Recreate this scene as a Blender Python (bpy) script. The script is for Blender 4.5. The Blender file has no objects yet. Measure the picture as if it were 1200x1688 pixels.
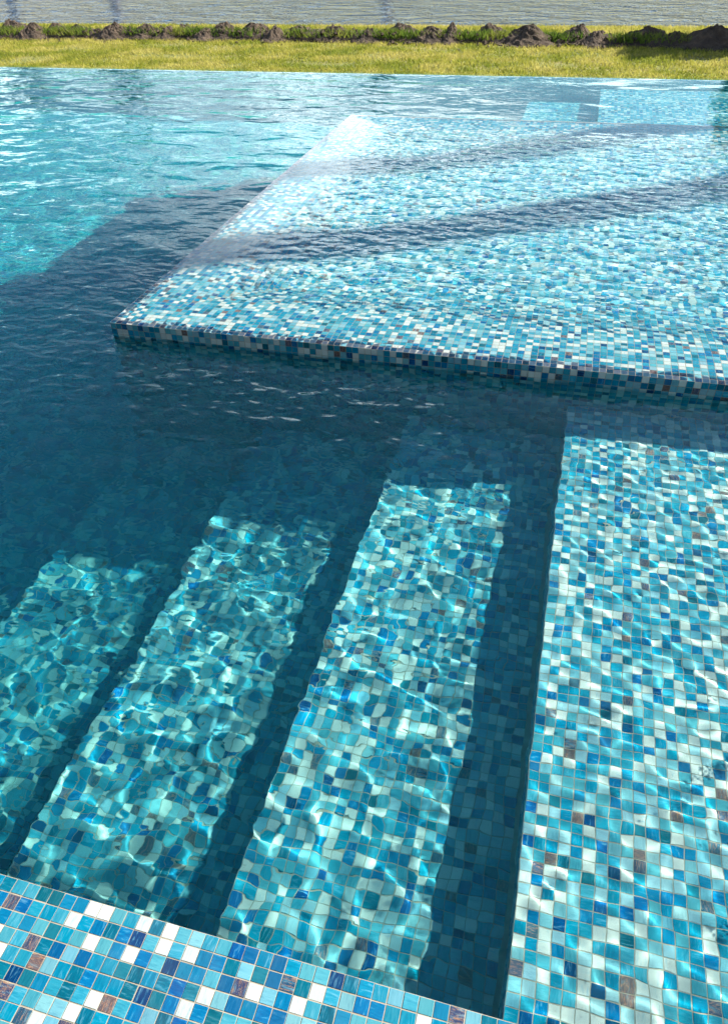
import bpy, bmesh, math
import numpy as np
from mathutils import Matrix, Vector, noise

rng = np.random.default_rng(11)
scene = bpy.context.scene
col = scene.collection

# ------------------------------------------------------------------ camera
CAM = np.array([0.0, 0.0, 1.44])
RIGHT = np.array([0.96601427, 0.25696195, -0.0280531])
DOWN = np.array([0.1452547, -0.62940563, -0.76338039])
FWD = np.array([-0.21381649, 0.73336151, -0.64533976])
FPX = 1212.94
cam_data = bpy.data.cameras.new('camera')
cam_data.sensor_fit = 'HORIZONTAL'
cam_data.sensor_width = 36.0
cam_data.lens = 36.0 * FPX / 1200.0
cam_data.clip_start = 0.02
cam_data.clip_end = 6000.0
cam = bpy.data.objects.new('camera', cam_data)
col.objects.link(cam)
m = Matrix.Identity(4)
for i in range(3):
    m[i][0] = RIGHT[i]; m[i][1] = -DOWN[i]; m[i][2] = -FWD[i]; m[i][3] = CAM[i]
cam.matrix_world = m
scene.camera = cam

# ------------------------------------------------------------------ light
SUN_EL = math.radians(35.0)
SUN_AZ = math.radians(56.0)           # from +Y towards +X
to_sun = Vector((math.cos(SUN_EL) * math.sin(SUN_AZ), math.cos(SUN_EL) * math.cos(SUN_AZ), math.sin(SUN_EL)))
sl = bpy.data.lights.new('sun', 'SUN')
sl.energy = 5.0
sl.angle = math.radians(0.7)
sl.color = (1.0, 0.92, 0.76)
sl.cycles.is_caustics_light = True
sun = bpy.data.objects.new('sun', sl)
col.objects.link(sun)
sun.rotation_euler = to_sun.to_track_quat('Z', 'Y').to_euler()
sun.location = to_sun * 60

world = bpy.data.worlds.new('World')
scene.world = world
world.use_nodes = True
wt = world.node_tree
wt.nodes.clear()


class NT:
    """tiny helper for node trees"""
    def __init__(self, tree):
        self.t = tree

    def n(self, kind, **kw):
        nd = self.t.nodes.new(kind)
        for k, v in kw.items():
            setattr(nd, k, v)
        return nd

    def l(self, a, b):
        self.t.links.new(a, b)

    def put(self, sock, v):
        if isinstance(v, (int, float)):
            sock.default_value = v
        elif isinstance(v, (tuple, list)):
            sock.default_value = v
        else:
            self.l(v, sock)

    def math(self, op, a, b=None, c=None, clamp=False):
        nd = self.n('ShaderNodeMath', operation=op, use_clamp=clamp)
        self.put(nd.inputs[0], a)
        if b is not None: self.put(nd.inputs[1], b)
        if c is not None: self.put(nd.inputs[2], c)
        return nd.outputs[0]

    def vmath(self, op, a, b=None):
        nd = self.n('ShaderNodeVectorMath', operation=op)
        self.put(nd.inputs[0], a)
        if b is not None: self.put(nd.inputs[1], b)
        return nd.outputs[0]

    def noise(self, vec, scale, detail=3.0, rough=0.55, dist=0.0):
        nd = self.n('ShaderNodeTexNoise')
        self.put(nd.inputs['Vector'], vec)
        nd.inputs['Scale'].default_value = scale
        nd.inputs['Detail'].default_value = detail
        nd.inputs['Roughness'].default_value = rough
        nd.inputs['Distortion'].default_value = dist
        return nd.outputs['Fac']

    def ramp(self, fac, stops, interp='LINEAR'):
        nd = self.n('ShaderNodeValToRGB')
        cr = nd.color_ramp
        cr.interpolation = interp
        while len(cr.elements) > 1:
            cr.elements.remove(cr.elements[0])
        cr.elements[0].position = stops[0][0]
        cr.elements[0].color = (*stops[0][1], 1.0)
        for p, c in stops[1:]:
            e = cr.elements.new(p)
            e.color = (*c, 1.0)
        self.put(nd.inputs[0], fac)
        return nd.outputs['Color']

    def smooth(self, v, lo, hi):
        nd = self.n('ShaderNodeMapRange', interpolation_type='SMOOTHSTEP')
        self.put(nd.inputs['Value'], v)
        nd.inputs['From Min'].default_value = lo
        nd.inputs['From Max'].default_value = hi
        return nd.outputs['Result']

    def mix(self, fac, a, b, blend='MIX'):
        nd = self.n('ShaderNodeMix', data_type='RGBA', blend_type=blend)
        self.put(nd.inputs[0], fac)
        for s, v in ((nd.inputs[6], a), (nd.inputs[7], b)):
            if isinstance(v, tuple) and len(v) == 3:
                v = (*v, 1.0)
            self.put(s, v)
        return nd.outputs[2]

    def xyz(self, vec):
        nd = self.n('ShaderNodeSeparateXYZ')
        self.put(nd.inputs[0], vec)
        return nd.outputs

    def comb(self, x, y, z):
        nd = self.n('ShaderNodeCombineXYZ')
        for s, v in zip(nd.inputs, (x, y, z)):
            self.put(s, v)
        return nd.outputs[0]


W = NT(wt)
sky = W.n('ShaderNodeTexSky', sky_type='NISHITA')
sky.sun_disc = False
sky.sun_elevation = SUN_EL
sky.sun_rotation = SUN_AZ
sky.air_density = 1.0
sky.dust_density = 0.5
sky.ozone_density = 0.9
tc = W.n('ShaderNodeTexCoord')
dx, dy, dz = W.xyz(tc.outputs['Generated'])
zz = W.math('ADD', W.math('MAXIMUM', dz, 0.0), 0.16)
plane = W.comb(W.math('DIVIDE', dx, zz), W.math('DIVIDE', dy, zz), 18.1)
cn = W.noise(plane, 0.5, 6.0, 0.56, 0.25)
cmask = W.smooth(cn, 0.46, 0.60)
cmask = W.math('MULTIPLY', cmask, W.smooth(dz, 0.38, 0.24))
above = W.smooth(dz, 0.03, 0.12)
cmask = W.math('MULTIPLY', cmask, above)
cshade = W.noise(plane, 2.1, 3.0)
ccol = W.ramp(cshade, [(0.3, (17.0, 18.2, 20.0)), (0.7, (33.0, 32.6, 31.5))])
skymix = W.mix(W.math('MULTIPLY', cmask, 0.92), sky.outputs[0], ccol)
bg = W.n('ShaderNodeBackground')
bg.inputs['Strength'].default_value = 0.066
W.l(skymix, bg.inputs['Color'])
wo = W.n('ShaderNodeOutputWorld')
W.l(bg.outputs[0], wo.inputs['Surface'])

vs = scene.view_settings
scene.display_settings.display_device = 'sRGB'
vs.view_transform = 'Standard'
vs.look = 'None'
vs.exposure = 1.48
vs.gamma = 1.0
vs.use_curve_mapping = False

cy = scene.cycles
cy.use_denoising = True
cy.use_adaptive_sampling = True
cy.adaptive_threshold = 0.03
cy.adaptive_min_samples = 24
cy.volume_bounces = 1
cy.max_bounces = 7
cy.diffuse_bounces = 2
cy.glossy_bounces = 2
cy.transmission_bounces = 5
cy.caustics_refractive = True
cy.caustics_reflective = False
cy.sample_clamp_indirect = 4.0
cy.blur_glossy = 0.3

# ------------------------------------------------------------------ helpers
def tag(o, label=None, cat=None, group=None, kind=None):
    if label: o['label'] = label
    if cat: o['category'] = cat
    if group: o['group'] = group
    if kind: o['kind'] = kind
    return o


def link(o, parent=None):
    col.objects.link(o)
    if parent is not None:
        o.parent = parent
    return o


def empty(name, loc=(0, 0, 0)):
    o = bpy.data.objects.new(name, None)
    o.empty_display_size = 0.1
    o.location = loc
    return link(o)


def mesh_np(name, verts, quads=None, tris=None, mat=None, smooth=False):
    me = bpy.data.meshes.new(name)
    verts = np.asarray(verts, dtype=np.float32)
    me.vertices.add(len(verts))
    me.vertices.foreach_set('co', verts.ravel())
    faces = quads if quads is not None else tris
    k = 4 if quads is not None else 3
    faces = np.asarray(faces, dtype=np.int32)
    nf = len(faces)
    me.loops.add(nf * k)
    me.polygons.add(nf)
    me.loops.foreach_set('vertex_index', faces.ravel())
    me.polygons.foreach_set('loop_start', np.arange(nf, dtype=np.int32) * k)
    me.update(calc_edges=True)
    me.polygons.foreach_set('use_smooth', np.full(nf, smooth, dtype=bool))
    if mat: me.materials.append(mat)
    me.validate()
    return me


def obj(name, me, parent=None):
    return link(bpy.data.objects.new(name, me), parent)


def boxes_mesh(name, boxes, mat):
    """boxes: list of (x0,x1,y0,y1,z0,z1)"""
    v, f = [], []
    for (x0, x1, y0, y1, z0, z1) in boxes:
        b = len(v)
        v += [(x0, y0, z0), (x1, y0, z0), (x1, y1, z0), (x0, y1, z0), (x0, y0, z1), (x1, y0, z1), (x1, y1, z1), (x0, y1, z1)]
        f += [(b, b+3, b+2, b+1), (b+4, b+5, b+6, b+7), (b, b+1, b+5, b+4), (b+1, b+2, b+6, b+5), (b+2, b+3, b+7, b+6), (b+3, b, b+4, b+7)]
    return mesh_np(name, v, quads=f, mat=mat)


def project(p):
    """photo pixel (1200 x 1688) of world points (N,3)"""
    d = p - CAM
    z = d @ FWD
    return np.stack([600 + FPX * (d @ RIGHT) / z, 844 + FPX * (d @ DOWN) / z, z], axis=1)


def smoothstep(x):
    x = np.clip(x, 0, 1)
    return x * x * (3 - 2 * x)


def new_mat(name):
    mt = bpy.data.materials.new(name)
    mt.use_nodes = True
    mt.node_tree.nodes.clear()
    T = NT(mt.node_tree)
    out = T.n('ShaderNodeOutputMaterial')
    return mt, T, out


def principled(T, out, **kw):
    p = T.n('ShaderNodeBsdfPrincipled')
    for k, v in kw.items():
        s = p.inputs[k]
        if isinstance(v, tuple) and len(v) == 3 and s.type == 'RGBA':
            v = (*v, 1.0)
        T.put(s, v)
    T.l(p.outputs[0], out.inputs['Surface'])
    return p


# ------------------------------------------------------------------ dimensions (metres, pool water level z = 0)
COP_Y = 0.412         # water-side edge of the near coping
COP_Z = 0.040
LEDGE_X = 0.092
LEDGE_Z = -0.19
STEP_X = [-0.535, -1.17, -1.79]
STEP_Z = [-0.45, -0.70, -0.95]
FLOOR_Z = -1.20
POOL_L, POOL_R, POOL_FAR = -9.5, 2.70, 8.40
PX0, PX1, PY0, PY1 = -1.84, 2.20, 2.540, 6.350     # raised platform
PZ = 0.058
BASIN = 0.17
LAWN_Z = -0.15
LAKE_Z = -0.50
TILE_H = 0.0011

# ------------------------------------------------------------------ materials
PALETTE = [
    (0.00, (0.68, 0.73, 0.72)), (0.135, (0.36, 0.58, 0.65)), (0.21, (0.22, 0.49, 0.58)),
    (0.31, (0.10, 0.39, 0.50)), (0.43, (0.028, 0.29, 0.44)), (0.56, (0.010, 0.20, 0.40)),
    (0.67, (0.010, 0.17, 0.26)), (0.75, (0.016, 0.135, 0.33)), (0.83, (0.010, 0.13, 0.19)),
    (0.88, (0.008, 0.065, 0.18)), (0.92, (0.045, 0.115, 0.18)), (0.945, (0.065, 0.085, 0.15)),
    (0.972, (0.15, 0.11, 0.12))]


def tile_colour(T, seed, uv):
    """colour of one glass mosaic tile from a random seed and its own 0..1 coordinates"""
    base = T.ramp(seed, PALETTE, 'CONSTANT')
    s2 = T.math('FRACT', T.math('MULTIPLY', seed, 331.7))
    s3 = T.math('FRACT', T.math('MULTIPLY', seed, 1217.3))
    u, v, _ = T.xyz(uv)
    swap = T.math('GREATER_THAN', s2, 0.62)
    a = T.mix(swap, T.comb(u, v, 0.0), T.comb(v, u, 0.0))
    au, av, _ = T.xyz(a)
    off = T.math('MULTIPLY', seed, 913.0)
    vec = T.comb(T.math('MULTIPLY', au, 5.5), T.math('MULTIPLY', av, 0.9), off)
    streak = T.noise(vec, 1.0, 4.0, 0.65, 0.5)
    light = T.smooth(streak, 0.48, 0.72)
    amt = T.math('MULTIPLY', light, T.math('MULTIPLY', s3, 0.65))
    c = T.mix(amt, base, (0.28, 0.56, 0.68))
    dark = T.math('MULTIPLY', T.smooth(streak, 0.52, 0.30), 0.45)
    isdark = T.math('GREATER_THAN', seed, 0.135)
    c = T.mix(T.math('MULTIPLY', dark, isdark), c, T.mix(1.0, base, (0.45, 0.55, 0.65), 'MULTIPLY'))
    # copper veins and glitter on the slate and plum tiles
    cop = T.math('GREATER_THAN', seed, 0.925)
    vein = T.smooth(T.noise(T.comb(T.math('MULTIPLY', au, 9.0), T.math('MULTIPLY', av, 1.3), off), 1.0, 5.0, 0.7, 1.2), 0.50, 0.63)
    c = T.mix(T.math('MULTIPLY', T.math('MULTIPLY', vein, cop), 0.8), c, (0.46, 0.25, 0.17))
    glit = T.smooth(T.noise(T.comb(au, av, off), 26.0, 1.0, 0.5), 0.68, 0.74)
    c = T.mix(T.math('MULTIPLY', T.math('MULTIPLY', glit, cop), 0.8), c, (0.75, 0.62, 0.55))
    val = T.n('ShaderNodeHueSaturation')
    T.put(val.inputs['Value'], T.math('ADD', T.math('MULTIPLY', s2, 0.22), 0.86))
    T.put(val.inputs['Saturation'], T.math('ADD', T.math('MULTIPLY', s3, 0.2), 1.0))
    T.put(val.inputs['Hue'], T.math('ADD', T.math('MULTIPLY', s3, 0.022), 0.494))
    T.l(c, val.inputs['Color'])
    return val.outputs['Color'], streak, off


def make_tile_mat(name, tone, dust, ior):
    mt, T, out = new_mat(name)
    ag = T.n('ShaderNodeAttribute', attribute_type='GEOMETRY', attribute_name='tile_seed')
    ao = T.n('ShaderNodeAttribute', attribute_type='OBJECT', attribute_name='tile_seed')
    seed = T.math('ADD', ag.outputs['Fac'], ao.outputs['Fac'])
    uv = T.n('ShaderNodeUVMap').outputs[0]
    c, streak, off = tile_colour(T, seed, uv)
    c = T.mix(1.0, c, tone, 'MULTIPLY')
    geo = T.n('ShaderNodeNewGeometry')
    dirt = T.smooth(T.noise(geo.outputs['Position'], 9.0, 4.0), 0.45, 0.75)
    c = T.mix(T.math('MULTIPLY', dirt, dust), c, (0.40, 0.40, 0.38))
    bump = T.n('ShaderNodeBump')
    bump.inputs['Strength'].default_value = 0.25
    bump.inputs['Distance'].default_value = 0.0015
    T.l(streak, bump.inputs['Height'])
    principled(T, out, **{'Base Color': c, 'Roughness': 0.16, 'IOR': ior, 'Normal': bump.outputs[0]})
    return mt


def make_grout_mat(name, k):
    mt, T, out = new_mat(name)
    geo = T.n('ShaderNodeNewGeometry')
    nz = T.noise(geo.outputs['Position'], 40.0, 4.0)
    c = T.ramp(nz, [(0.3, (0.34, 0.31, 0.26)), (0.6, (0.48, 0.44, 0.37)), (0.8, (0.56, 0.52, 0.45))])
    c = T.mix(1.0, c, (k, k, k), 'MULTIPLY')
    principled(T, out, **{'Base Color': c, 'Roughness': 0.9, 'IOR': 1.2})
    return mt


PITCH = 0.0256


def make_floor_mat():
    """the same mosaic where it lies too deep and far to tell the tiles apart"""
    mt, T, out = new_mat('deep_mosaic')
    geo = T.n('ShaderNodeNewGeometry')
    x, y, z = T.xyz(geo.outputs['Position'])
    u = T.math('DIVIDE', x, PITCH)
    v = T.math('DIVIDE', T.math('ADD', y, T.math('MULTIPLY', z, 1.0)), PITCH)
    wn = T.n('ShaderNodeTexWhiteNoise', noise_dimensions='2D')
    T.l(T.comb(T.math('FLOOR', u), T.math('FLOOR', v), 0.0), wn.inputs['Vector'])
    fu, fv = T.math('FRACT', u), T.math('FRACT', v)
    c, _, _ = tile_colour(T, T.math('MULTIPLY', wn.outputs['Value'], 0.70), T.comb(fu, fv, 0.0))
    eu = T.math('MINIMUM', fu, T.math('SUBTRACT', 1.0, fu))
    ev = T.math('MINIMUM', fv, T.math('SUBTRACT', 1.0, fv))
    g = T.math('LESS_THAN', T.math('MINIMUM', eu, ev), 0.04)
    c = T.mix(g, c, (0.50, 0.47, 0.42))
    principled(T, out, **{'Base Color': c, 'Roughness': 0.3, 'IOR': 1.14})
    return mt


def make_water_mat(name, bump, film=False):
    mt, T, out = new_mat(name)
    g = T.n('ShaderNodeBsdfGlass')
    g.inputs['IOR'].default_value = 1.333
    g.inputs['Roughness'].default_value = 0.0
    g.inputs['Color'].default_value = (1, 1, 1, 1)
    geo = T.n('ShaderNodeNewGeometry')
    mp = T.n('ShaderNodeMapping')
    mp.inputs['Rotation'].default_value = (0, 0, 0.3)
    mp.inputs['Scale'].default_value = (0.8, 1.25, 1.0)
    T.l(geo.outputs['Position'], mp.inputs['Vector'])
    x, y, z = T.xyz(geo.outputs['Position'])
    h1 = T.noise(mp.outputs[0], 13.0, 1.5, 0.5, 0.4)
    h2 = T.noise(mp.outputs[0], 2.8, 2.0, 0.5, 0.4)
    if film:
        e = T.math('MINIMUM', T.math('SUBTRACT', x, PX0), T.math('MINIMUM', T.math('SUBTRACT', y, PY0), T.math('SUBTRACT', PY1, y)))
        e = T.smooth(e, 0.14, 0.7)
        hh = T.math('MULTIPLY', T.math('ADD', h1, h2), T.math('MULTIPLY', e, bump))
    else:
        far = T.smooth(T.math('SUBTRACT', y, T.math('MULTIPLY', x, 0.6)), 2.4, 7.0)
        deep = T.smooth(x, 0.25, -0.6)
        a1 = T.math('MULTIPLY', T.math('ADD', 0.35, T.math('MULTIPLY', deep, 0.65)), bump)
        a1 = T.math('MULTIPLY', a1, T.math('SUBTRACT', 1.0, T.math('MULTIPLY', far, 0.8)))
        a1 = T.math('MULTIPLY', a1, T.math('ADD', 1.0, T.math('MULTIPLY', T.smooth(y, 1.35, 2.3), 1.3)))
        hh = T.math('ADD', T.math('MULTIPLY', h1, a1), T.math('MULTIPLY', h2, T.math('MULTIPLY', T.math('MULTIPLY', far, T.math('ADD', 0.15, T.math('MULTIPLY', T.smooth(x, -0.2, -2.6), 0.85))), bump * 7.0)))
    b = T.n('ShaderNodeBump')
    b.inputs['Distance'].default_value = 1.0
    b.inputs['Strength'].default_value = 1.0
    T.l(hh, b.inputs['Height'])
    T.l(b.outputs[0], g.inputs['Normal'])
    T.l(g.outputs[0], out.inputs['Surface'])
    return mt


def make_body_mat(dens):
    mt, T, out = new_mat('water_body')
    va = T.n('ShaderNodeVolumeAbsorption')
    va.inputs['Color'].default_value = (0.0, 0.895, 0.95, 1.0)
    va.inputs['Density'].default_value = dens
    vsn = T.n('ShaderNodeVolumeScatter')
    vsn.inputs['Color'].default_value = (0.02, 0.80, 1.0, 1.0)
    vsn.inputs['Density'].default_value = 0.32
    ad = T.n('ShaderNodeAddShader')
    T.l(va.outputs[0], ad.inputs[0])
    T.l(vsn.outputs[0], ad.inputs[1])
    T.l(ad.outputs[0], out.inputs['Volume'])
    return mt


def make_lake_mat():
    mt, T, out = new_mat('lake_water')
    geo = T.n('ShaderNodeNewGeometry')
    p = T.n('ShaderNodeMapping')
    p.inputs['Scale'].default_value = (1.0, 1.6, 1.0)
    p.inputs['Rotation'].default_value = (0, 0, 0.25)
    T.l(geo.outputs['Position'], p.inputs['Vector'])
    h1 = T.noise(p.outputs[0], 1.5, 4.0, 0.7, 0.4)
    h2 = T.noise(p.outputs[0], 0.35, 2.0)
    h = T.math('ADD', T.math('MULTIPLY', h1, 1.3), T.math('MULTIPLY', h2, 0.35))
    b = T.n('ShaderNodeBump')
    b.inputs['Strength'].default_value = 1.0
    b.inputs['Distance'].default_value = 1.0
    T.l(h, b.inputs['Height'])
    principled(T, out, **{'Base Color': (0.05, 0.115, 0.23), 'Specular IOR Level': 0.30, 'Roughness': 0.03, 'IOR': 1.333, 'Normal': b.outputs[0]})
    return mt


def make_lawn_mat():
    mt, T, out = new_mat('lawn')
    geo = T.n('ShaderNodeNewGeometry')
    n1 = T.noise(geo.outputs['Position'], 2.2, 5.0, 0.65)
    n2 = T.noise(geo.outputs['Position'], 28.0, 3.0)
    c = T.ramp(n1, [(0.3, (0.10, 0.13, 0.022)), (0.5, (0.17, 0.18, 0.03)), (0.7, (0.24, 0.20, 0.055))])
    c = T.mix(T.math('MULTIPLY', T.smooth(n2, 0.4, 0.7), 0.4), c, (0.07, 0.08, 0.02))
    b = T.n('ShaderNodeBump')
    b.inputs['Distance'].default_value = 0.03
    T.l(n2, b.inputs['Height'])
    principled(T, out, **{'Base Color': c, 'Roughness': 0.9, 'Normal': b.outputs[0]})
    return mt


def make_blade_mat(name, c0, c1, c2):
    mt, T, out = new_mat(name)
    geo = T.n('ShaderNodeNewGeometry')
    r = geo.outputs['Random Per Island']
    pn = T.noise(geo.outputs['Position'], 1.7, 4.0, 0.6)
    f = T.math('ADD', T.math('MULTIPLY', r, 0.35), T.math('MULTIPLY', T.smooth(pn, 0.33, 0.67), 0.65))
    c = T.ramp(f, [(0.1, c0), (0.5, c1), (0.9, c2)])
    d = T.n('ShaderNodeBsdfDiffuse'); T.l(c, d.inputs[0])
    t = T.n('ShaderNodeBsdfTranslucent'); T.l(c, t.inputs[0])
    ms = T.n('ShaderNodeMixShader'); ms.inputs[0].default_value = 0.45
    T.l(d.outputs[0], ms.inputs[1]); T.l(t.outputs[0], ms.inputs[2])
    T.l(ms.outputs[0], out.inputs['Surface'])
    return mt


def make_soil_mat():
    mt, T, out = new_mat('soil')
    geo = T.n('ShaderNodeNewGeometry')
    n1 = T.noise(geo.outputs['Position'], 7.0, 6.0, 0.7)
    n2 = T.noise(geo.outputs['Position'], 45.0, 3.0, 0.7)
    c = T.ramp(n1, [(0.3, (0.028, 0.019, 0.013)), (0.55, (0.066, 0.045, 0.031)), (0.75, (0.14, 0.10, 0.07))])
    b = T.n('ShaderNodeBump')
    b.inputs['Distance'].default_value = 0.02
    b.inputs['Strength'].default_value = 0.9
    T.l(T.math('ADD', n2, n1), b.inputs['Height'])
    principled(T, out, **{'Base Color': c, 'Roughness': 0.95, 'Normal': b.outputs[0]})
    return mt


def make_plain(name, ca, cb, scale, rough=0.8):
    mt, T, out = new_mat(name)
    geo = T.n('ShaderNodeNewGeometry')
    n1 = T.noise(geo.outputs['Position'], scale, 5.0, 0.65)
    c = T.ramp(n1, [(0.3, ca), (0.7, cb)])
    b = T.n('ShaderNodeBump')
    b.inputs['Distance'].default_value = 0.02
    T.l(n1, b.inputs['Height'])
    principled(T, out, **{'Base Color': c, 'Roughness': rough, 'Normal': b.outputs[0]})
    return mt


M_TILE = make_tile_mat('glass_mosaic', (1.0, 1.0, 1.0), 0.03, 1.14)   # glass under water: little gloss left
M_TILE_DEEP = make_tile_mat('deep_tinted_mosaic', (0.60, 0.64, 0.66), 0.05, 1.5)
M_TILE_WET_SHADE = make_tile_mat('shaded_face_mosaic', (0.70, 0.74, 0.76), 0.02, 1.14)  # wet tile copy darkened to put shade into the platform's side faces
M_GROUT = make_grout_mat('grout', 0.85)
M_GROUT_EDGE = make_grout_mat('dark_grout', 0.68)  # grout darkened against clipping on the coping and as shade on platform walls
M_FLOOR = make_floor_mat()
M_WATER = make_water_mat('water_surface', 0.0045)
M_FILM = make_water_mat('basin_surface', 0.009, True)
M_BODY = make_body_mat(1.5)
M_LAKE = make_lake_mat()
M_LAWN = make_lawn_mat()
M_BLADE = make_blade_mat('lawn_blade', (0.17, 0.22, 0.03), (0.35, 0.345, 0.065), (0.50, 0.44, 0.15))
M_TUFT = make_blade_mat('tuft_blade', (0.07, 0.13, 0.02), (0.14, 0.21, 0.035), (0.26, 0.28, 0.06))
M_LEAF = make_blade_mat('leaf', (0.03, 0.055, 0.015), (0.05, 0.085, 0.02), (0.09, 0.12, 0.03))
M_SOIL = make_soil_mat()
M_BARK = make_plain('bark', (0.10, 0.075, 0.055), (0.24, 0.19, 0.15), 9.0, 0.9)
M_STONE = make_plain('paving_stone', (0.16, 0.13, 0.10), (0.24, 0.20, 0.16), 3.0, 0.7)

# ------------------------------------------------------------------ tiles
def tile_unit():
    hb, ht = (PITCH - 0.0015) / 2, (PITCH - 0.0026) / 2
    v = []
    for h, z in ((hb, 0.0), (ht, TILE_H)):
        v += [(-h, -h, z), (h, -h, z), (h, h, z), (-h, h, z)]
    q = [(4, 5, 6, 7), (0, 1, 5, 4), (1, 2, 6, 5), (2, 3, 7, 6), (3, 0, 4, 7)]
    return np.array(v), np.array(q)


TV, TQ = tile_unit()
TUV = np.clip((TV[:, :2] / PITCH) + 0.5, 0, 1)
def tile_mesh(mat):
    me = mesh_np('tile', TV, quads=TQ, mat=mat)
    uv = me.uv_layers.new(name='UVMap')
    uv.data.foreach_set('uv', TUV[TQ.ravel()].astype(np.float32).ravel())
    return me


TILE_MESH = {M_TILE: tile_mesh(M_TILE), M_TILE_DEEP: tile_mesh(M_TILE_DEEP), M_TILE_WET_SHADE: tile_mesh(M_TILE_WET_SHADE)}


def build_tiles(parent, c, a, b, n, visible=None, singles=300, mix='bright', mat=None):
    """c centres, a/b unit in-plane axes, n normals (N,3); the largest in view become objects, the rest one mesh"""
    mat = mat or M_TILE
    N = len(c)
    seed = rng.random(N) * 0.9998 + 0.0001
    redo = rng.random(N)
    if mix == 'blue':        # bluer blend with fewer pale tiles
        r2 = rng.random(N)
        seed = np.interp(r2, [0, 0.10, 0.101, 0.14, 0.141, 0.26, 0.42, 0.60, 0.74, 0.82, 0.90, 0.93, 1.0],
                         [0.0001, 0.134, 0.21, 0.309, 0.311, 0.43, 0.56, 0.67, 0.75, 0.83, 0.88, 0.92, 0.9999])
    else:                    # paler blend
        mv = ((seed > 0.60) & (seed < 0.92) & (redo < 0.66)) | ((seed > 0.92) & (redo < 0.6))
        seed = np.where(mv, rng.random(N) * 0.56 + 0.0001, seed)
    # uneven hand-set sheets: small tilt, shift and height
    ta, tb = rng.normal(0, 0.014, N), rng.normal(0, 0.014, N)
    a2 = a + n * ta[:, None]
    b2 = b + n * tb[:, None]
    c2 = c + a * rng.normal(0, 0.00022, N)[:, None] + b * rng.normal(0, 0.00022, N)[:, None] + n * (rng.normal(0, 0.00012, N) - 0.0002)[:, None]
    pr = project(c2)
    okv = (pr[:, 2] > 0.1) & (pr[:, 0] > 4) & (pr[:, 0] < 1196) & (pr[:, 1] > 4) & (pr[:, 1] < 1684)
    if visible is not None:
        okv &= visible(c2, pr)
    view = c2 - CAM
    dist = np.linalg.norm(view, axis=1)
    area = np.abs(np.einsum('ij,ij->i', view / dist[:, None], n)) / pr[:, 2] ** 2
    area = np.where(okv, area, 0)
    order = np.argsort(-area)
    pick = order[:singles]
    pick = pick[area[pick] > 0]
    single = np.zeros(N, bool)
    single[pick] = True
    for i in pick:
        o = bpy.data.objects.new('tile', TILE_MESH[mat])
        mm = Matrix.Identity(4)
        for r in range(3):
            mm[r][0] = a2[i, r]; mm[r][1] = b2[i, r]; mm[r][2] = n[i, r]; mm[r][3] = c2[i, r]
        col.objects.link(o)
        o.parent = parent
        o.matrix_local = mm
        o['tile_seed'] = float(seed[i])
        o.cycles.is_caustics_receiver = True
    rest = np.where(~single)[0]
    if len(rest):
        k = len(rest)
        V = (c2[rest][:, None, :] + a2[rest][:, None, :] * TV[None, :, 0:1] + b2[rest][:, None, :] * TV[None, :, 1:2]
             + n[rest][:, None, :] * TV[None, :, 2:3]).reshape(-1, 3)
        Q = (TQ[None] + (np.arange(k) * 8)[:, None, None]).reshape(-1, 4)
        me = mesh_np('tile_field', V, quads=Q, mat=mat)
        uv = me.uv_layers.new(name='UVMap')
        uv.data.foreach_set('uv', np.tile(TUV[TQ.ravel()].ravel(), k).astype(np.float32))
        at = me.attributes.new('tile_seed', 'FLOAT', 'FACE')
        at.data.foreach_set('value', np.repeat(seed[rest], 5).astype(np.float32))
        o = obj('tile_field', me, parent)
        o['kind'] = 'stuff'
        o.cycles.is_caustics_receiver = True


def patch(o, a, b, nu, nv):
    """grid of tile centres from corner o along unit axes a, b"""
    o, a, b = (np.array(t, float) for t in (o, a, b))
    i, j = np.meshgrid(np.arange(nu) + 0.5, np.arange(nv) + 0.5, indexing='ij')
    c = o + a * (i.ravel() * PITCH)[:, None] + b * (j.ravel() * PITCH)[:, None]
    k = len(c)
    n = np.cross(a, b)
    return c, np.tile(a, (k, 1)), np.tile(b, (k, 1)), np.tile(n, (k, 1))


def cat(*ps):
    return tuple(np.concatenate([p[i] for p in ps]) for i in range(4))


def nt(length):
    return max(1, int(round(length / PITCH)))


def receiver(o):
    o.cycles.is_caustics_receiver = True
    return o


def above_coping(c, pr):
    return pr[:, 1] < 1443 + 0.2916 * pr[:, 0] - 12


# near coping -------------------------------------------------------
coping = empty('pool_coping')


def tiles_on(parent, p, visible=None, singles=300, mix='bright', mat=None):
    """world-space patches under a parent that stands at the origin"""
    build_tiles(parent, *p, visible=visible, singles=singles, mix=mix, mat=mat)


tag(coping, 'dry mosaic coping of blue and white tiles along the pool edge in the foreground', 'coping')
receiver(obj('grout_bed', boxes_mesh('grout_bed', [(-9.4, 2.69, COP_Y - 0.64, COP_Y, -1.28, COP_Z)], M_GROUT_EDGE), coping))
nx = nt(3.2)
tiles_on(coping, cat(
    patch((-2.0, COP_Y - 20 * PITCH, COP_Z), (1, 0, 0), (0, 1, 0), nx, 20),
    patch((1.2, COP_Y + 0.0, COP_Z), (-1, 0, 0), (0, 0, -1), nx, nt(0.3))), mix='blue', mat=M_TILE_DEEP)

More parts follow.
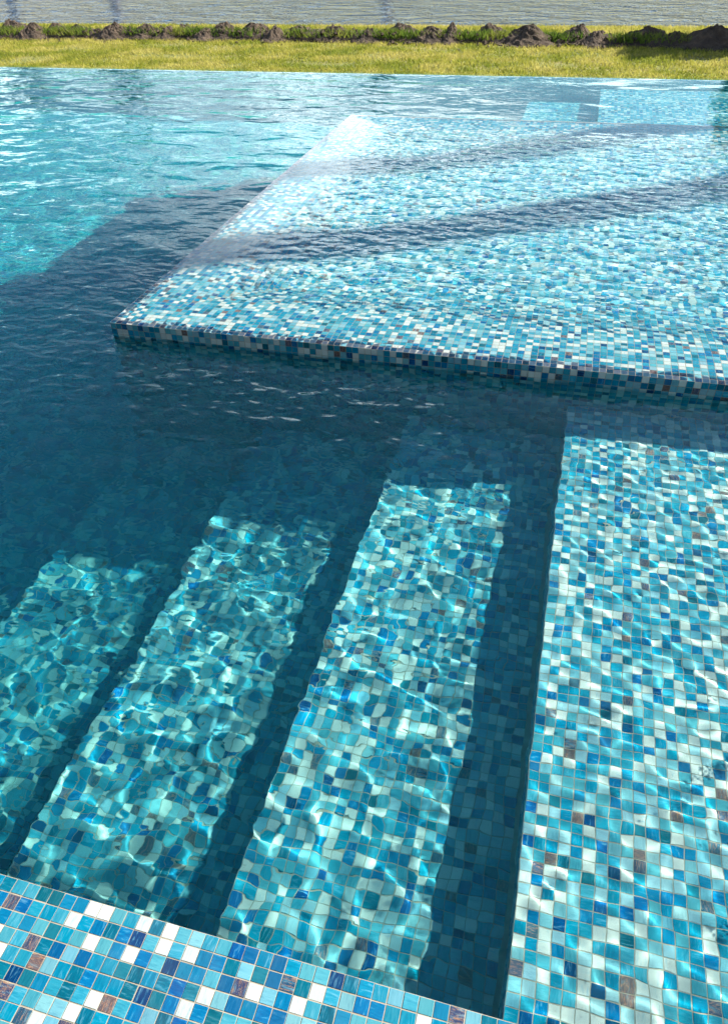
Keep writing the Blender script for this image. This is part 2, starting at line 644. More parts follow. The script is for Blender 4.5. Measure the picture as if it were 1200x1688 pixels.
# shallow ledge -----------------------------------------------------
ledge = tag(empty('pool_ledge'), 'shallow sunlit mosaic ledge just under the water at the right', 'pool ledge')
receiver(obj('grout_bed', boxes_mesh('grout_bed', [(LEDGE_X, POOL_R, COP_Y, POOL_FAR - 0.30, FLOOR_Z - 0.2, LEDGE_Z)], M_GROUT), ledge))
tiles_on(ledge, cat(
    patch((LEDGE_X, COP_Y, LEDGE_Z), (1, 0, 0), (0, 1, 0), nt(1.5), nt(PY0 - COP_Y)),
    patch((LEDGE_X, PY1, LEDGE_Z), (1, 0, 0), (0, 1, 0), nt(1.9), nt(POOL_FAR - 0.30 - PY1)),
    patch((LEDGE_X, COP_Y, LEDGE_Z), (0, 1, 0), (0, 0, -1), nt(PY0 - COP_Y), nt(LEDGE_Z - STEP_Z[0]))),
    visible=lambda c, pr: above_coping(c, pr) & (c[:, 2] > LEDGE_Z - 0.01) & (c[:, 1] < 2.5))

# three steps ---------------------------------------------------------
STEP_LABEL = ['highest underwater mosaic step, next to the shallow ledge with a dark shadow band',
              'middle underwater mosaic step between the highest and the lowest step',
              'lowest and farthest left underwater mosaic step, deep turquoise']
xr = LEDGE_X
for i in range(3):
    st = tag(empty('pool_step'), STEP_LABEL[i], 'pool step', 'underwater steps beside the ledge')
    xl, z = STEP_X[i], STEP_Z[i]
    far = POOL_FAR - 0.30 - 0.32 * (i + 1)
    receiver(obj('grout_bed', boxes_mesh('grout_bed', [(xl, xr, COP_Y, far, FLOOR_Z - 0.2, z)], M_GROUT), st))
    nw = int((xr - xl) // PITCH)
    zb = STEP_Z[i + 1] if i < 2 else FLOOR_Z
    p = cat(patch((xl, COP_Y, z), (1, 0, 0), (0, 1, 0), nw, nt(PY0 - COP_Y)),
            patch((xl, PY1, z), (1, 0, 0), (0, 1, 0), nw, nt(far - PY1)),
            patch((xl, COP_Y, z), (0, 1, 0), (0, 0, -1), nt(PY0 - COP_Y), nt(z - zb)))
    tiles_on(st, p, visible=lambda c, pr, z=z: above_coping(c, pr) & (c[:, 2] > z - 0.01) & (c[:, 1] < 2.3))
    xr = xl

# floor and outer walls ------------------------------------------------
fl = tag(empty('pool_floor'), kind='structure')
receiver(obj('floor_bed', boxes_mesh('floor_bed', [(POOL_L, STEP_X[2], COP_Y, POOL_FAR, FLOOR_Z - 0.2, FLOOR_Z),
                                                   (STEP_X[2], LEDGE_X + 0.5, PY0 + 0.2, POOL_FAR, FLOOR_Z - 0.2, FLOOR_Z - 0.003)], M_FLOOR), fl))
tiles_on(fl, patch((STEP_X[2] - 60 * PITCH, COP_Y, FLOOR_Z), (1, 0, 0), (0, 1, 0), 60, 120), visible=above_coping, singles=0)
wf = tag(empty('infinity_edge'), 'far infinity edge of the pool where water meets the lawn', 'pool wall')
receiver(obj('wall_bed', boxes_mesh('wall_bed', [(POOL_L, POOL_R, POOL_FAR, POOL_FAR + 0.03, -1.6, -0.012)], M_FLOOR), wf))
wl = tag(empty('pool_wall'), 'mosaic side wall closing the pool at the far left', 'pool wall')
receiver(obj('wall_bed', boxes_mesh('wall_bed', [(POOL_L - 0.4, POOL_L, COP_Y - 0.64, POOL_FAR + 0.10, -1.6, 0.04)], M_FLOOR), wl))
wr_ = tag(empty('pool_wall'), 'mosaic side wall closing the pool beyond the ledge at the right', 'pool wall')
receiver(obj('wall_bed', boxes_mesh('wall_bed', [(POOL_R, POOL_R + 0.4, COP_Y - 0.64, POOL_FAR + 0.10, -1.6, 0.04)], M_FLOOR), wr_))

# raised platform --------------------------------------------------------
def edge_dist(x, y):
    return np.minimum(np.minimum(x - PX0, PX1 - x), np.minimum(y - PY0, PY1 - y))


def basin_z(x, y):
    e = edge_dist(x, y)
    return PZ - BASIN * smoothstep((e - 0.13) / 0.75)


plat = tag(empty('raised_platform'), 'raised square mosaic platform with a shallow water-filled basin and overflowing rim', 'platform')
gx = np.concatenate([np.linspace(PX0, PX0 + 1.0, 41), np.linspace(PX0 + 1.0, PX1 - 1.0, 5)[1:-1], np.linspace(PX1 - 1.0, PX1, 41)])
gy = np.concatenate([np.linspace(PY0, PY0 + 1.0, 41), np.linspace(PY0 + 1.0, PY1 - 1.0, 5)[1:-1], np.linspace(PY1 - 1.0, PY1, 41)])
X, Yg = np.meshgrid(gx, gy, indexing='ij')
V = np.stack([X, Yg, basin_z(X, Yg)], -1).reshape(-1, 3)
ny_ = len(gy)
ii, jj = np.meshgrid(np.arange(len(gx) - 1), np.arange(ny_ - 1), indexing='ij')
q0 = (ii * ny_ + jj).ravel()
Q = np.stack([q0, q0 + ny_, q0 + ny_ + 1, q0 + 1], 1)
receiver(obj('basin_bed', mesh_np('basin_bed', V, quads=Q, mat=M_GROUT), plat))
v4 = [(PX0, PY0), (PX1, PY0), (PX1, PY1), (PX0, PY1)]
sv, sq = [], []
for k in range(4):
    (xa, ya), (xb, yb) = v4[k], v4[(k + 1) % 4]
    bidx = len(sv)
    sv += [(xa, ya, -1.45), (xb, yb, -1.45), (xb, yb, PZ), (xa, ya, PZ)]
    sq.append((bidx, bidx + 1, bidx + 2, bidx + 3))
receiver(obj('side_wall', mesh_np('side_wall', sv, quads=sq, mat=M_GROUT_EDGE), plat))
ptx, pty = int((PX1 - PX0) / PITCH), int((PY1 - PY0) / PITCH)
i, j = np.meshgrid(np.arange(ptx) + 0.5, np.arange(pty) + 0.5, indexing='ij')
cx, cyy = PX0 + i.ravel() * PITCH, PY0 + j.ravel() * PITCH
h = 0.004
cz = basin_z(cx, cyy)
gxx = (basin_z(cx + h, cyy) - basin_z(cx - h, cyy)) / (2 * h)
gyy = (basin_z(cx, cyy + h) - basin_z(cx, cyy - h)) / (2 * h)
A = np.stack([np.ones_like(cx), np.zeros_like(cx), gxx], 1)
B = np.stack([np.zeros_like(cx), np.ones_like(cx), gyy], 1)
Nn = np.cross(A, B)
A /= np.linalg.norm(A, axis=1)[:, None]
B /= np.linalg.norm(B, axis=1)[:, None]
Nn /= np.linalg.norm(Nn, axis=1)[:, None]
tiles_on(plat, (np.stack([cx, cyy, cz], 1), A, B, Nn), singles=260)
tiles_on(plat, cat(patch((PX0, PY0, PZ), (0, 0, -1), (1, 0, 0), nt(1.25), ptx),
                   patch((PX0, PY0, PZ), (0, 1, 0), (0, 0, -1), pty, nt(1.25))), singles=40, mat=M_TILE_WET_SHADE)

# ------------------------------------------------------------------ water
class Waves:
    def __init__(self, seed, n, lmin, lmax, rms, peak, width, main_dir, iso):
        r = np.random.default_rng(seed)
        self.lam = np.exp(r.uniform(math.log(lmin), math.log(lmax), n))
        th = np.where(r.random(n) < iso, r.uniform(0, 2 * math.pi, n), main_dir + r.normal(0, 0.45, n))
        wgt = np.exp(-0.5 * (np.log(self.lam / peak) / width) ** 2)
        k = 2 * math.pi / self.lam
        s = wgt / math.sqrt(np.sum(wgt ** 2) / 2) * rms
        self.amp = s / k
        self.kx, self.ky = k * np.cos(th), k * np.sin(th)
        self.ph = r.uniform(0, 2 * math.pi, n)

    def __call__(self, x, y, spacing, lo=4.0):
        hh = np.zeros_like(x)
        for l, a_, kx, ky, ph in zip(self.lam, self.amp, self.kx, self.ky, self.ph):
            fade = smoothstep((l / spacing - lo) / 3.0)
            hh += a_ * fade * np.sin(kx * x + ky * y + ph)
        return hh


def graded(lo, hi, a0, a1, d, g0, g1):
    """coordinates from lo to hi, spacing d between a0 and a1, growing outside"""
    mid = list(np.linspace(a0, a1, int(round((a1 - a0) / d)) + 1))
    left, x, st_ = [], a0, d
    while x > lo:
        st_ = d * (1 + g0 * (a0 - x)); x -= st_; left.append(max(x, lo))
    right, x = [], a1
    while x < hi:
        st_ = d * (1 + g1 * (x - a1)); x += st_; right.append(min(x, hi))
    return np.array(left[::-1] + mid + right)


def grid_sheet(name, gx, gy, zfun, mat, keep=None):
    X, Y = np.meshgrid(gx, gy, indexing='ij')
    sx = np.gradient(gx)[:, None] * np.ones_like(X)
    sy = np.gradient(gy)[None, :] * np.ones_like(X)
    Z = zfun(X, Y, np.maximum(sx, sy))
    ny = len(gy)
    ii, jj = np.meshgrid(np.arange(len(gx) - 1), np.arange(ny - 1), indexing='ij')
    q0 = (ii * ny + jj).ravel()
    Q = np.stack([q0, q0 + ny, q0 + ny + 1, q0 + 1], 1)
    V = np.stack([X, Y, Z], -1).reshape(-1, 3)
    if keep is not None:
        cxy = V[Q].mean(axis=1)
        Q = Q[keep(cxy[:, 0], cxy[:, 1])]
        used = np.unique(Q)
        remap = np.zeros(len(V), int)
        remap[used] = np.arange(len(used))
        V, Q = V[used], remap[Q]
    return mesh_np(name, V, quads=Q, mat=mat, smooth=True)


wmid = Waves(5, 80, 0.055, 0.16, 0.036, 0.10, 0.5, math.radians(75), 0.5)
wlong = Waves(15, 50, 0.16, 0.80, 0.026, 0.28, 0.5, math.radians(75), 0.5)
wshort = Waves(6, 80, 0.034, 0.075, 0.045, 0.048, 0.5, math.radians(60), 0.6)
gx = graded(POOL_L, POOL_R, -0.25, 0.72, 0.0055, 0.85, 1.0)
gy = graded(COP_Y, POOL_FAR + 0.03, COP_Y, 2.40, 0.0058, 0.0, 0.95)


def pool_z(x, y, s):
    shal = smoothstep((x - 0.08) / 0.30)
    z = wmid(x, y, s) * (0.14 + 0.58 * smoothstep((x + 1.45) / 1.3) - 0.36 * shal) + wlong(x, y, s) * (0.8 - 0.45 * smoothstep((y - 4.0) / 3.0)) + wshort(x, y, s) * (0.05 + 0.62 * shal)
    calm = smoothstep((POOL_FAR + 0.03 - y) / 0.6)
    return z * (0.6 + 0.4 * calm) - 0.004 * (1 - calm)


def outside_platform(x, y):
    return ~((x > PX0 + 0.02) & (x < PX1 - 0.02) & (y > PY0 + 0.02) & (y < PY1 - 0.02))


water = obj('pool_water', grid_sheet('pool_water', gx, gy, pool_z, M_WATER, outside_platform))
tag(water, kind='structure')
water.cycles.is_caustics_caster = True

# the water itself, a body that soaks up red light, around the platform
hx, hy = [PX0, PX1], [PY0, PY1]
bw = (POOL_L + 0.004, POOL_R - 0.004, COP_Y + 0.002, POOL_FAR + 0.02)
ov = [(bw[0], bw[2]), (bw[1], bw[2]), (bw[1], bw[3]), (bw[0], bw[3])]
iv = [(PX0 + 0.006, PY0 + 0.006), (PX1 - 0.006, PY0 + 0.006), (PX1 - 0.006, PY1 - 0.006), (PX0 + 0.006, PY1 - 0.006)]
bv = [(x, y, z) for z in (FLOOR_Z - 0.15, 0.018) for x, y in ov + iv]
bq = []
for k in range(4):
    k2 = (k + 1) % 4
    bq += [(k, k2, 8 + k2, 8 + k), (4 + k2, 4 + k, 12 + k, 12 + k2), (8 + k, 8 + k2, 12 + k2, 12 + k), (k2, k, 4 + k, 4 + k2)]
body = obj('water_body', mesh_np('water_body', bv, quads=bq, mat=M_BODY))
tag(body, kind='structure')
body2 = obj('water_body', boxes_mesh('water_body', [(PX0 + 0.03, PX1 - 0.03, PY0 + 0.03, PY1 - 0.03, PZ - 0.30, PZ + 0.022)], M_BODY))
tag(body2, kind='structure')

wp = Waves(9, 90, 0.035, 0.5, 0.060, 0.085, 0.6, math.radians(60), 0.5)
gx = graded(PX0 + 0.001, PX1 - 0.001, PX0 + 0.001, 1.0, 0.0125, 0, 0.4)
gy = graded(PY0 + 0.001, PY1 - 0.001, PY0 + 0.001, 4.0, 0.0115, 0, 0.25)


def film_z(x, y, s):
    e = edge_dist(x, y)
    z = PZ + 0.0028 + 0.0030 * smoothstep(e / 0.22)
    amp = 0.02 + 0.98 * smoothstep((e - 0.10) / 0.55)
    return z + wp(x, y, s) * amp


film = obj('basin_water', grid_sheet('basin_water', gx, gy, film_z, M_FILM))
tag(film, kind='structure')
film.cycles.is_caustics_caster = True

# ------------------------------------------------------------------ land behind
lawn_boxes = []
def sheet(name, rings, mat, parent=None):
    """rows of (y, z) profile swept along x from x0 to x1"""
    x0, x1, prof = rings
    v, q = [], []
    for (y, z) in prof:
        v += [(x0, y, z), (x1, y, z)]
    for k in range(len(prof) - 1):
        q.append((2 * k, 2 * k + 1, 2 * k + 3, 2 * k + 2))
    return obj(name, mesh_np(name, v, quads=q, mat=mat), parent)


lawn = sheet('lawn', (-60, 60, [(POOL_FAR + 0.035, LAWN_Z - 0.25), (POOL_FAR + 0.18, LAWN_Z), (11.0, LAWN_Z), (13.4, -0.20), (14.6, -0.75), (22.0, -2.2)]), M_LAWN)
tag(lawn, kind='structure')
for nm, x0, x1, y0, y1 in (('pool_deck', POOL_L - 8, POOL_R + 14, -14, COP_Y - 0.64), ):
    tag(obj(nm, boxes_mesh(nm, [(x0, x1, y0, y1, -0.3, 0.03), (POOL_R + 0.4, POOL_R + 3.2, y1, POOL_FAR - 1.2, -0.3, 0.03), (x0, POOL_L - 0.4, y1, POOL_FAR - 1.2, -0.3, 0.03)], M_STONE)), kind='structure')
tag(sheet('lawn', (POOL_R + 0.41, 60, [(-40, LAWN_Z - 0.02), (POOL_FAR + 0.3, LAWN_Z - 0.02)]), M_LAWN), kind='structure')
tag(sheet('lawn', (-60, POOL_L - 0.41, [(-40, LAWN_Z - 0.02), (POOL_FAR + 0.3, LAWN_Z - 0.02)]), M_LAWN), kind='structure')
lake = sheet('lake', (-900, 900, [(13.8, LAKE_Z), (150, LAKE_Z)]), M_LAKE)
tag(lake, kind='structure')
shore = sheet('far_shore', (-2500, 2500, [(149, -1.0), (152, 0.4), (190, 1.5), (4000, 4)]), M_LAWN)
tag(shore, kind='structure')


def blades(name, pts, hgt, wid, lean, mat):
    """one triangle per blade; pts (N,3) roots"""
    k = len(pts)
    ang = rng.uniform(0, 2 * math.pi, k)
    hh = hgt * rng.uniform(0.5, 1.25, k)
    ww = wid * rng.uniform(0.7, 1.3, k)
    la = rng.uniform(0, 2 * math.pi, k)
    ll = hh * lean * rng.uniform(0.2, 1.2, k)
    dxy = np.stack([np.cos(ang), np.sin(ang), np.zeros(k)], 1) * ww[:, None] / 2
    tip = pts + np.stack([np.cos(la) * ll, np.sin(la) * ll, hh], 1)
    V = np.stack([pts - dxy, pts + dxy, tip], 1).reshape(-1, 3)
    F = np.arange(3 * k).reshape(-1, 3)
    o = obj(name, mesh_np(name, V, tris=F, mat=mat))
    return o


def lawn_height(y):
    return np.where(y < 11.0, LAWN_Z, np.where(y < 13.4, LAWN_Z + (y - 11.0) / 2.4 * (-0.20 - LAWN_Z), -0.20 + (y - 13.4) / 1.2 * -0.55))


k = 150000
ys = rng.uniform(POOL_FAR + 0.5, 13.9, k)
xs = rng.uniform(-1, 1, k)
xs = -0.33 * ys + xs * (0.56 * ys + 0.3)
clump = np.array([noise.noise(Vector((x * 1.3, y * 2.4, 0.0))) for x, y in zip(xs, ys)])
pts = np.stack([xs, ys, lawn_height(ys)], 1)
pts = pts[clump + rng.normal(0, 0.25, k) > -0.35]
g = blades('grass', pts, 0.035, 0.012, 1.1, M_BLADE)
tag(g, 'short yellow-green lawn grass between the pool and the lake', 'grass', kind='stuff')

# soil ridge with heaps --------------------------------------------------
def pix_at(px, py, z):
    d = RIGHT * (px - 600) + DOWN * (py - 844) + FWD * FPX
    t = (z - CAM[2]) / d[2]
    return CAM + d * t


BASE = [(-150, 62), (0, 62), (300, 63), (600, 68), (900, 73), (1000, 75), (1200, 81), (1300, 84)]
bx = np.array([b[0] for b in BASE], float)
by = np.array([b[1] for b in BASE], float)
front = np.array([pix_at(p, q, LAWN_Z) for p, q in zip(np.linspace(-150, 1300, 60), np.interp(np.linspace(-150, 1300, 60), bx, by))])


def front_y(x):
    return np.interp(x, front[:, 0], front[:, 1])


# low continuous ridge
rx = np.linspace(-11.0, 2.6, 420)
prof = np.linspace(0, 1, 12)
V = np.zeros((len(rx), len(prof), 3))
for i_, x in enumerate(rx):
    fy = front_y(x) + 0.05 * noise.noise(Vector((x * 2.1, 3.0, 0)))
    hgt = 0.09 + 0.045 * noise.noise(Vector((x * 1.7, 7.0, 0))) + 0.03 * noise.noise(Vector((x * 6.0, 1.0, 0)))
    for j_, t in enumerate(prof):
        z = hgt * (math.sin(math.pi * min(1, t * 1.02)) ** 0.55 if 0 < t < 1 else 0)
        z += 0.018 * noise.noise(Vector((x * 9, t * 6, 2))) * (1 if 0 < t < 1 else 0)
        V[i_, j_] = (x, fy + t * 0.55, LAWN_Z - 0.012 + z)
ii, jj = np.meshgrid(np.arange(len(rx) - 1), np.arange(len(prof) - 1), indexing='ij')
q0 = (ii * len(prof) + jj).ravel()
Q = np.stack([q0, q0 + len(prof), q0 + len(prof) + 1, q0 + 1], 1)
ridge = obj('soil_ridge', mesh_np('soil_ridge', V.reshape(-1, 3), quads=Q, mat=M_SOIL, smooth=True))
tag(ridge, 'long low ridge of dug brown soil running across the lawn under the heaps', 'soil ridge')

# (centre px, top px y, left px, right px, label)
HEAPS = [
    (-35, 36, -75, 5, 'brown soil heap cut by the left edge of the picture'),
    (20, 30, -5, 44, 'sharp brown soil heap nearest the left edge of the picture'),
    (52, 35, 36, 76, 'broad pale-sided soil heap just right of the leftmost sharp heap'),
    (92, 35, 70, 112, 'rounded soil heap, third whole one from the left edge'),
    (126, 38, 106, 152, 'low flat soil heap, fourth from the left edge'),
    (185, 34, 156, 206, 'knobbly dark soil heap with a ragged top, fifth from the left'),
    (208, 42, 196, 222, 'small soil lump squeezed between the ragged heap and a pointed heap'),
    (240, 36, 219, 268, 'pointed soil heap with a pale right flank, left quarter of the row'),
    (277, 41, 264, 292, 'small low soil heap right of the pale-flanked pointed heap'),
    (308, 39, 290, 322, 'small rounded soil heap left of a tiny leafy lump'),
    (340, 42, 326, 352, 'tiny soil lump overgrown by grass, left of a tall cone'),
    (370, 33, 344, 394, 'tall cone-shaped soil heap, left one of two tall neighbours'),
    (419, 34, 390, 443, 'tall dome-shaped soil heap, right one of two tall neighbours'),
    (455, 41, 441, 470, 'small soil heap right of the tall dome-shaped heap'),
    (490, 38, 464, 522, 'wide soil heap with a flat dark top near the middle of the row'),
    (550, 38, 520, 580, 'separate triangular soil heap standing with bare grass on its left'),
    (608, 45, 594, 626, 'small low soil heap in the middle of the row'),
    (660, 36, 624, 688, 'large broad soil heap right of the middle of the row'),
    (713, 39, 682, 732, 'dark soil heap with grass before it, left one of a joined pair'),
    (746, 37, 726, 764, 'brown soil heap with a clod on top, right one of a joined pair'),
    (812, 36, 778, 836, 'jagged soil heap left of a steep peaked heap'),
    (871, 36, 826, 897, 'steep peaked soil heap with a sunlit right flank'),
    (910, 51, 899, 926, 'smallest soil heap in a gap of bright grass at the right'),
    (955, 37, 922, 980, 'tall soil heap with a smaller heap leaning on its right side'),
    (984, 47, 966, 1008, 'smaller soil heap leaning on a tall heap, above the lawn shadow'),
    (1061, 41, 1003, 1092, 'wide triangular soil heap with grass blades in front, above the lawn shadow'),
    (1122, 49, 1088, 1146, 'low pale-topped soil heap left of the darkest heap'),
    (1182, 37, 1130, 1230, 'largest and darkest soil heap at the right edge of the picture'),
]


def heap_mesh(sd, rx_, ry_, hgt):
    n_r, n_a = 15, 44
    v, q = [(0, 0, hgt * (1 + 0.1 * noise.noise(Vector((sd, 0, 0)))))], []
    sk = noise.noise(Vector((sd * 3.1, 5, 5))) * 0.6
    lop = noise.noise(Vector((sd * 5.3, 2, 9))) * 0.4
    for r_ in range(1, n_r + 1):
        t = r_ / n_r
        for a_ in range(n_a):
            an = 2 * math.pi * a_ / n_a
            ca, sa = math.cos(an), math.sin(an)
            rr = t * (1 + 0.20 * noise.noise(Vector((ca * 1.4 + sd * 7, sa * 1.4, 1.5))))
            x, y = rr * rx_ * ca, rr * ry_ * sa
            base = 0.35 * (1 - t) ** 1.1 + 0.65 * (0.5 + 0.5 * math.cos(math.pi * t)) ** 1.3
            z = hgt * base * (1 + lop * rr * ca * 0.8)
            pv = Vector((x * 7 + sd * 11, y * 7, z * 7))
            z += hgt * 0.22 * noise.fractal(pv, 0.8, 2.1, 4) * (1 - t * 0.7)
            z += (0.035 * max(0, noise.noise(pv * 2.6)) + 0.022 * noise.noise(pv * 6.0)) * (1 - t * 0.6)
            v.append((x + sk * z, y, max(z, -0.02) if r_ < n_r else -0.03))
    tris = []
    for a_ in range(n_a):
        tris.append((0, 1 + a_, 1 + (a_ + 1) % n_a))
    for r_ in range(n_r - 1):
        for a_ in range(n_a):
            p0, p1 = 1 + r_ * n_a + a_, 1 + r_ * n_a + (a_ + 1) % n_a
            p2, p3 = p0 + n_a, p1 + n_a
            tris += [(p0, p2, p3), (p0, p3, p1)]
    return mesh_np('dirt_mound', v, tris=tris, mat=M_SOIL, smooth=False)


tuft_roots = []
for hi, (cxp, top, lp, rp, lab) in enumerate(HEAPS):
    base_py = float(np.interp(cxp, bx, by))
    bpt = pix_at(cxp, base_py, LAWN_Z)
    cy_ = bpt[1] + 0.27 + 0.14 * math.sin(hi * 2.3)
    d = RIGHT * (cxp - 600) + DOWN * (top - 844) + FWD * FPX
    t = (cy_ - CAM[1]) / d[1]
    topz = CAM[2] + d[2] * t
    cxw = d[0] * t
    wl_ = pix_at(lp, base_py - 6, LAWN_Z)[0]
    wr2 = pix_at(rp, base_py - 6, LAWN_Z)[0]
    o = obj('dirt_mound', heap_mesh(hi * 1.37 + 0.4, max(abs(wr2 - wl_) * 0.86, 0.26), 0.38, (topz - LAWN_Z) * 0.88))
    o.location = (cxw, cy_, LAWN_Z)
    tag(o, lab, 'dirt mound', 'soil heaps in a row across the lawn')
# a bigger heap outside the frame whose shadow falls across the lawn
for (x, y, sx_, sy_, hg, lab) in ((2.75, 12.0, 0.95, 0.7, 0.78, 'big brown soil heap past the right end of the row'),):
    o = obj('dirt_mound', heap_mesh(77.7, sx_, sy_, hg))
    o.location = (x, y, LAWN_Z)
    tag(o, lab, 'dirt mound', 'soil heaps in a row across the lawn')

# loose clods spilled along the ridge
cv, cf = [], []
for _ in range(900):
    x = rng.uniform(-10.5, 2.4)
    o_ = rng.normal(0.12, 0.22)
    r_ = 0.012 + 0.035 * rng.random() ** 2.5
    zc = LAWN_Z + (0.07 if 0.05 < o_ < 0.5 else 0.0) + r_ * 0.4
    b_ = len(cv)
    for d_ in ((1, 0, 0), (-1, 0, 0), (0, 1, 0), (0, -1, 0), (0, 0, 1), (0, 0, -1)):
        jr = r_ * rng.uniform(0.7, 1.3)
        cv.append((x + d_[0] * jr + rng.normal(0, r_ * 0.15), front_y(x) + o_ + d_[1] * jr, zc + d_[2] * jr * 0.8))
    cf += [(b_ + i0, b_ + i1, b_ + i2) for i0, i1, i2 in ((0, 2, 4), (2, 1, 4), (1, 3, 4), (3, 0, 4), (2, 0, 5), (1, 2, 5), (3, 1, 5), (0, 3, 5))]
cl_ = obj('soil_clods', mesh_np('soil_clods', cv, tris=cf, mat=M_SOIL))
tag(cl_, 'loose clods of brown soil spilled along the heaps', 'soil', kind='stuff')

k = 9000
tx = rng.uniform(-11, 2.4, k)
dens = np.array([noise.noise(Vector((x * 1.9, 4.4, 0))) for x in tx])
keep = (dens + 0.25 + rng.normal(0, 0.15, k) > 0)
tx = tx[keep]
off = rng.uniform(0.03, 0.26, len(tx))
pts = np.stack([tx, front_y(tx) + off, LAWN_Z + 0.02 + 0.05 * np.clip(off / 0.15, 0, 1)], 1)
g = blades('grass', pts, 0.075, 0.016, 0.9, M_TUFT)
tag(g, 'tufts of longer green grass growing along the foot of the soil heaps', 'grass', kind='stuff')
k = 26000
tx = rng.uniform(-14, 3.2, k)
ty = front_y(tx) + rng.uniform(0.7, 2.4, k)
g = blades('grass', np.stack([tx, ty, lawn_height(ty)], 1), 0.045, 0.016, 0.8, M_BLADE)
tag(g, 'strip of taller bright grass on the bank behind the soil heaps', 'grass', kind='stuff')

# ------------------------------------------------------------------ palms that throw the shadow bands
def tube(path, radii, n=12):
    path = np.array(path, float)
    v, q = [], []
    for i_, (p, r) in enumerate(zip(path, radii)):
        tdir = path[min(i_ + 1, len(path) - 1)] - path[max(i_ - 1, 0)]
        tdir /= np.linalg.norm(tdir)
        ux = np.cross(tdir, (0.3, 1.0, 0.1)); ux /= np.linalg.norm(ux)
        uy = np.cross(tdir, ux)
        for a_ in range(n):
            an = 2 * math.pi * a_ / n
            v.append(p + r * (math.cos(an) * ux + math.sin(an) * uy))
    for i_ in range(len(path) - 1):
        for a_ in range(n):
            p0, p1 = i_ * n + a_, i_ * n + (a_ + 1) % n
            q.append((p0, p1, p1 + n, p0 + n))
    return v, q


def palm(base, topxy, hgt, rad, lab):
    t = empty('palm_tree', base)
    tag(t, lab, 'palm tree', 'palm trees beside the pool')
    path, rr = [], []
    for s in np.linspace(0, 1, 60):
        bow = 0.10 * math.sin(s * math.pi)
        path.append(((topxy[0] - base[0]) * s + bow, (topxy[1] - base[1]) * s, hgt * s))
        rr.append(rad * (1.25 - 0.45 * s + 0.35 * math.exp(-s * 18)) * (1 + 0.05 * (round(s * 59) % 2)))
    v, q = tube(path, rr, 14)
    obj('trunk', mesh_np('trunk', v, quads=q, mat=M_BARK, smooth=True), t)
    top = np.array(path[-1])
    vv, ff = [], []
    for f_ in range(20):
        an = f_ * 2.399
        el = 1.1 - 1.5 * (f_ / 20)
        L = 1.9
        p = top.copy()
        for s in range(14):
            e2 = el - 1.5 * (s / 14) ** 1.4
            dr = np.array([math.cos(an) * math.cos(e2), math.sin(an) * math.cos(e2), math.sin(e2)])
            side = np.array([-math.sin(an), math.cos(an), 0])
            pn = p + dr * L / 14
            ll = 0.55 * math.sin(math.pi * (0.12 + 0.85 * s / 14)) + 0.05
            for sd in (-1, 1):
                for u in (0.0, 0.5):
                    r0 = p + dr * L / 14 * u
                    tip = r0 + side * sd * ll + dr * ll * 0.55 - np.array([0, 0, 0.28 * ll])
                    b_ = len(vv)
                    vv += [r0, r0 + dr * 0.035, tip]
                    ff.append((b_, b_ + 1, b_ + 2))
            p = pn
    obj('crown', mesh_np('crown', vv, tris=ff, mat=M_LEAF), t)


palm((7.05, 10.35, LAWN_Z), (6.80, 10.85), 11.2, 0.185, 'palm tree right of the pool, casting the farther shadow band on the platform')
palm((7.15, 9.15, LAWN_Z), (6.98, 9.45), 11.6, 0.205, 'palm tree right of the pool, casting the nearer shadow band on the platform')


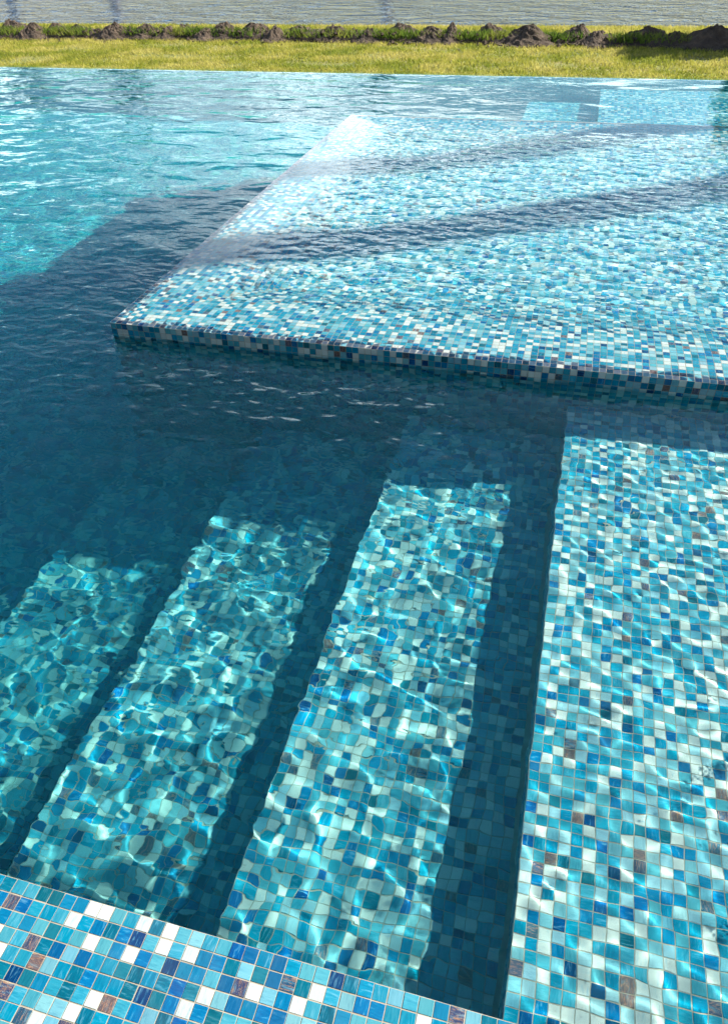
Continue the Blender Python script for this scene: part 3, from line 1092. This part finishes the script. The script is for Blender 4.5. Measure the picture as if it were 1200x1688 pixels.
# ------------------------------------------------------------------ trees across the lake, mirrored in the pool
def leafy_tree(base, hgt, rad, sd, lab, name='tree', cat_='tree', group='trees across the lake'):
    t = empty(name, base)
    tag(t, lab, cat_, group)
    r = np.random.default_rng(sd)
    v, q = tube([(0, 0, -0.5), (0.2, 0, hgt * 0.3), (0.1, 0.2, hgt * 0.6), (0, 0, hgt * 0.85)], [hgt * .035, hgt * .027, hgt * .018, hgt * .006], 8)
    obj('trunk', mesh_np('trunk', v, quads=q, mat=M_BARK, smooth=True), t)
    cl = r.normal(0, 1, (34, 3)); cl /= np.linalg.norm(cl, axis=1)[:, None]
    cl = cl * (r.random(34) ** 0.5)[:, None] * np.array([rad, rad, hgt * 0.34]) + np.array([0, 0, hgt * 0.63])
    c = cl[r.integers(0, 34, 2600)] + r.normal(0, rad * 0.17, (2600, 3))
    a_ = r.normal(0, 1, (2600, 3)); b_ = r.normal(0, 1, (2600, 3))
    s = rad * 0.085
    V = np.stack([c - a_ * s, c + b_ * s, c + a_ * s, c - b_ * s], 1).reshape(-1, 3)
    obj('crown', mesh_np('crown', V, quads=np.arange(4 * 2600).reshape(-1, 4), mat=M_LEAF), t)


FAR_TREES = [(-36.6, 165, 24, 3.2, 'leftmost of the tall trees across the lake, mirrored at the far left of the pool'),
             (-30.6, 165, 25, 3.4, 'middle one of the tall trees across the lake, mirrored left in the pool'),
             (-13.6, 165, 25, 2.4, 'slim tall tree across the lake, mirrored beyond the platform corner'),
             (-45, 190, 9, 6, 'low broad tree across the lake at the far left')]
for ti, (az, dist, hg, rd, lab) in enumerate(FAR_TREES):
    leafy_tree((dist * math.sin(math.radians(az)), dist * math.cos(math.radians(az)), 0.6), hg, rd, 100 + ti, lab)
leafy_tree((2.65, 12.45, LAWN_Z), 1.8, 0.8, 300, 'leafy bush past the right end of the soil row, shading the largest heap', 'bush', 'bush', None)

# ------------------------------------------------------------------ house added behind the camera to block low sky light
M_PLASTER = make_plain('plaster', (0.50, 0.46, 0.40), (0.60, 0.56, 0.50), 2.0, 0.85)
M_PANE, TP, OP = new_mat('window_glass')
principled(TP, OP, **{'Base Color': (0.02, 0.03, 0.035), 'Roughness': 0.03})
sky_block_house = tag(empty('sky_block_house'), 'added low plastered building with a deep terrace roof, out of view, blocking sky light', 'added house')
obj('wall', boxes_mesh('wall', [(-13, 13, -11.0, -6.6, 0.035, 2.9)], M_PLASTER), sky_block_house)
obj('roof', boxes_mesh('roof', [(-13.4, 13.4, -11.4, -1.0, 2.903, 3.3)], M_PLASTER), sky_block_house)  # terrace roof stretched forward to cut more sky light
for k in range(6):
    obj('column', boxes_mesh('column', [(-12.6 + k * 5.0, -12.2 + k * 5.0, -1.9, -1.55, 0.035, 2.90)], M_PLASTER), sky_block_house)
for k in range(5):
    obj('window', boxes_mesh('window', [(-12.2 + k * 5.0, -8.0 + k * 5.0, -6.58, -6.5, 0.06, 2.6)], M_PANE), sky_block_house)
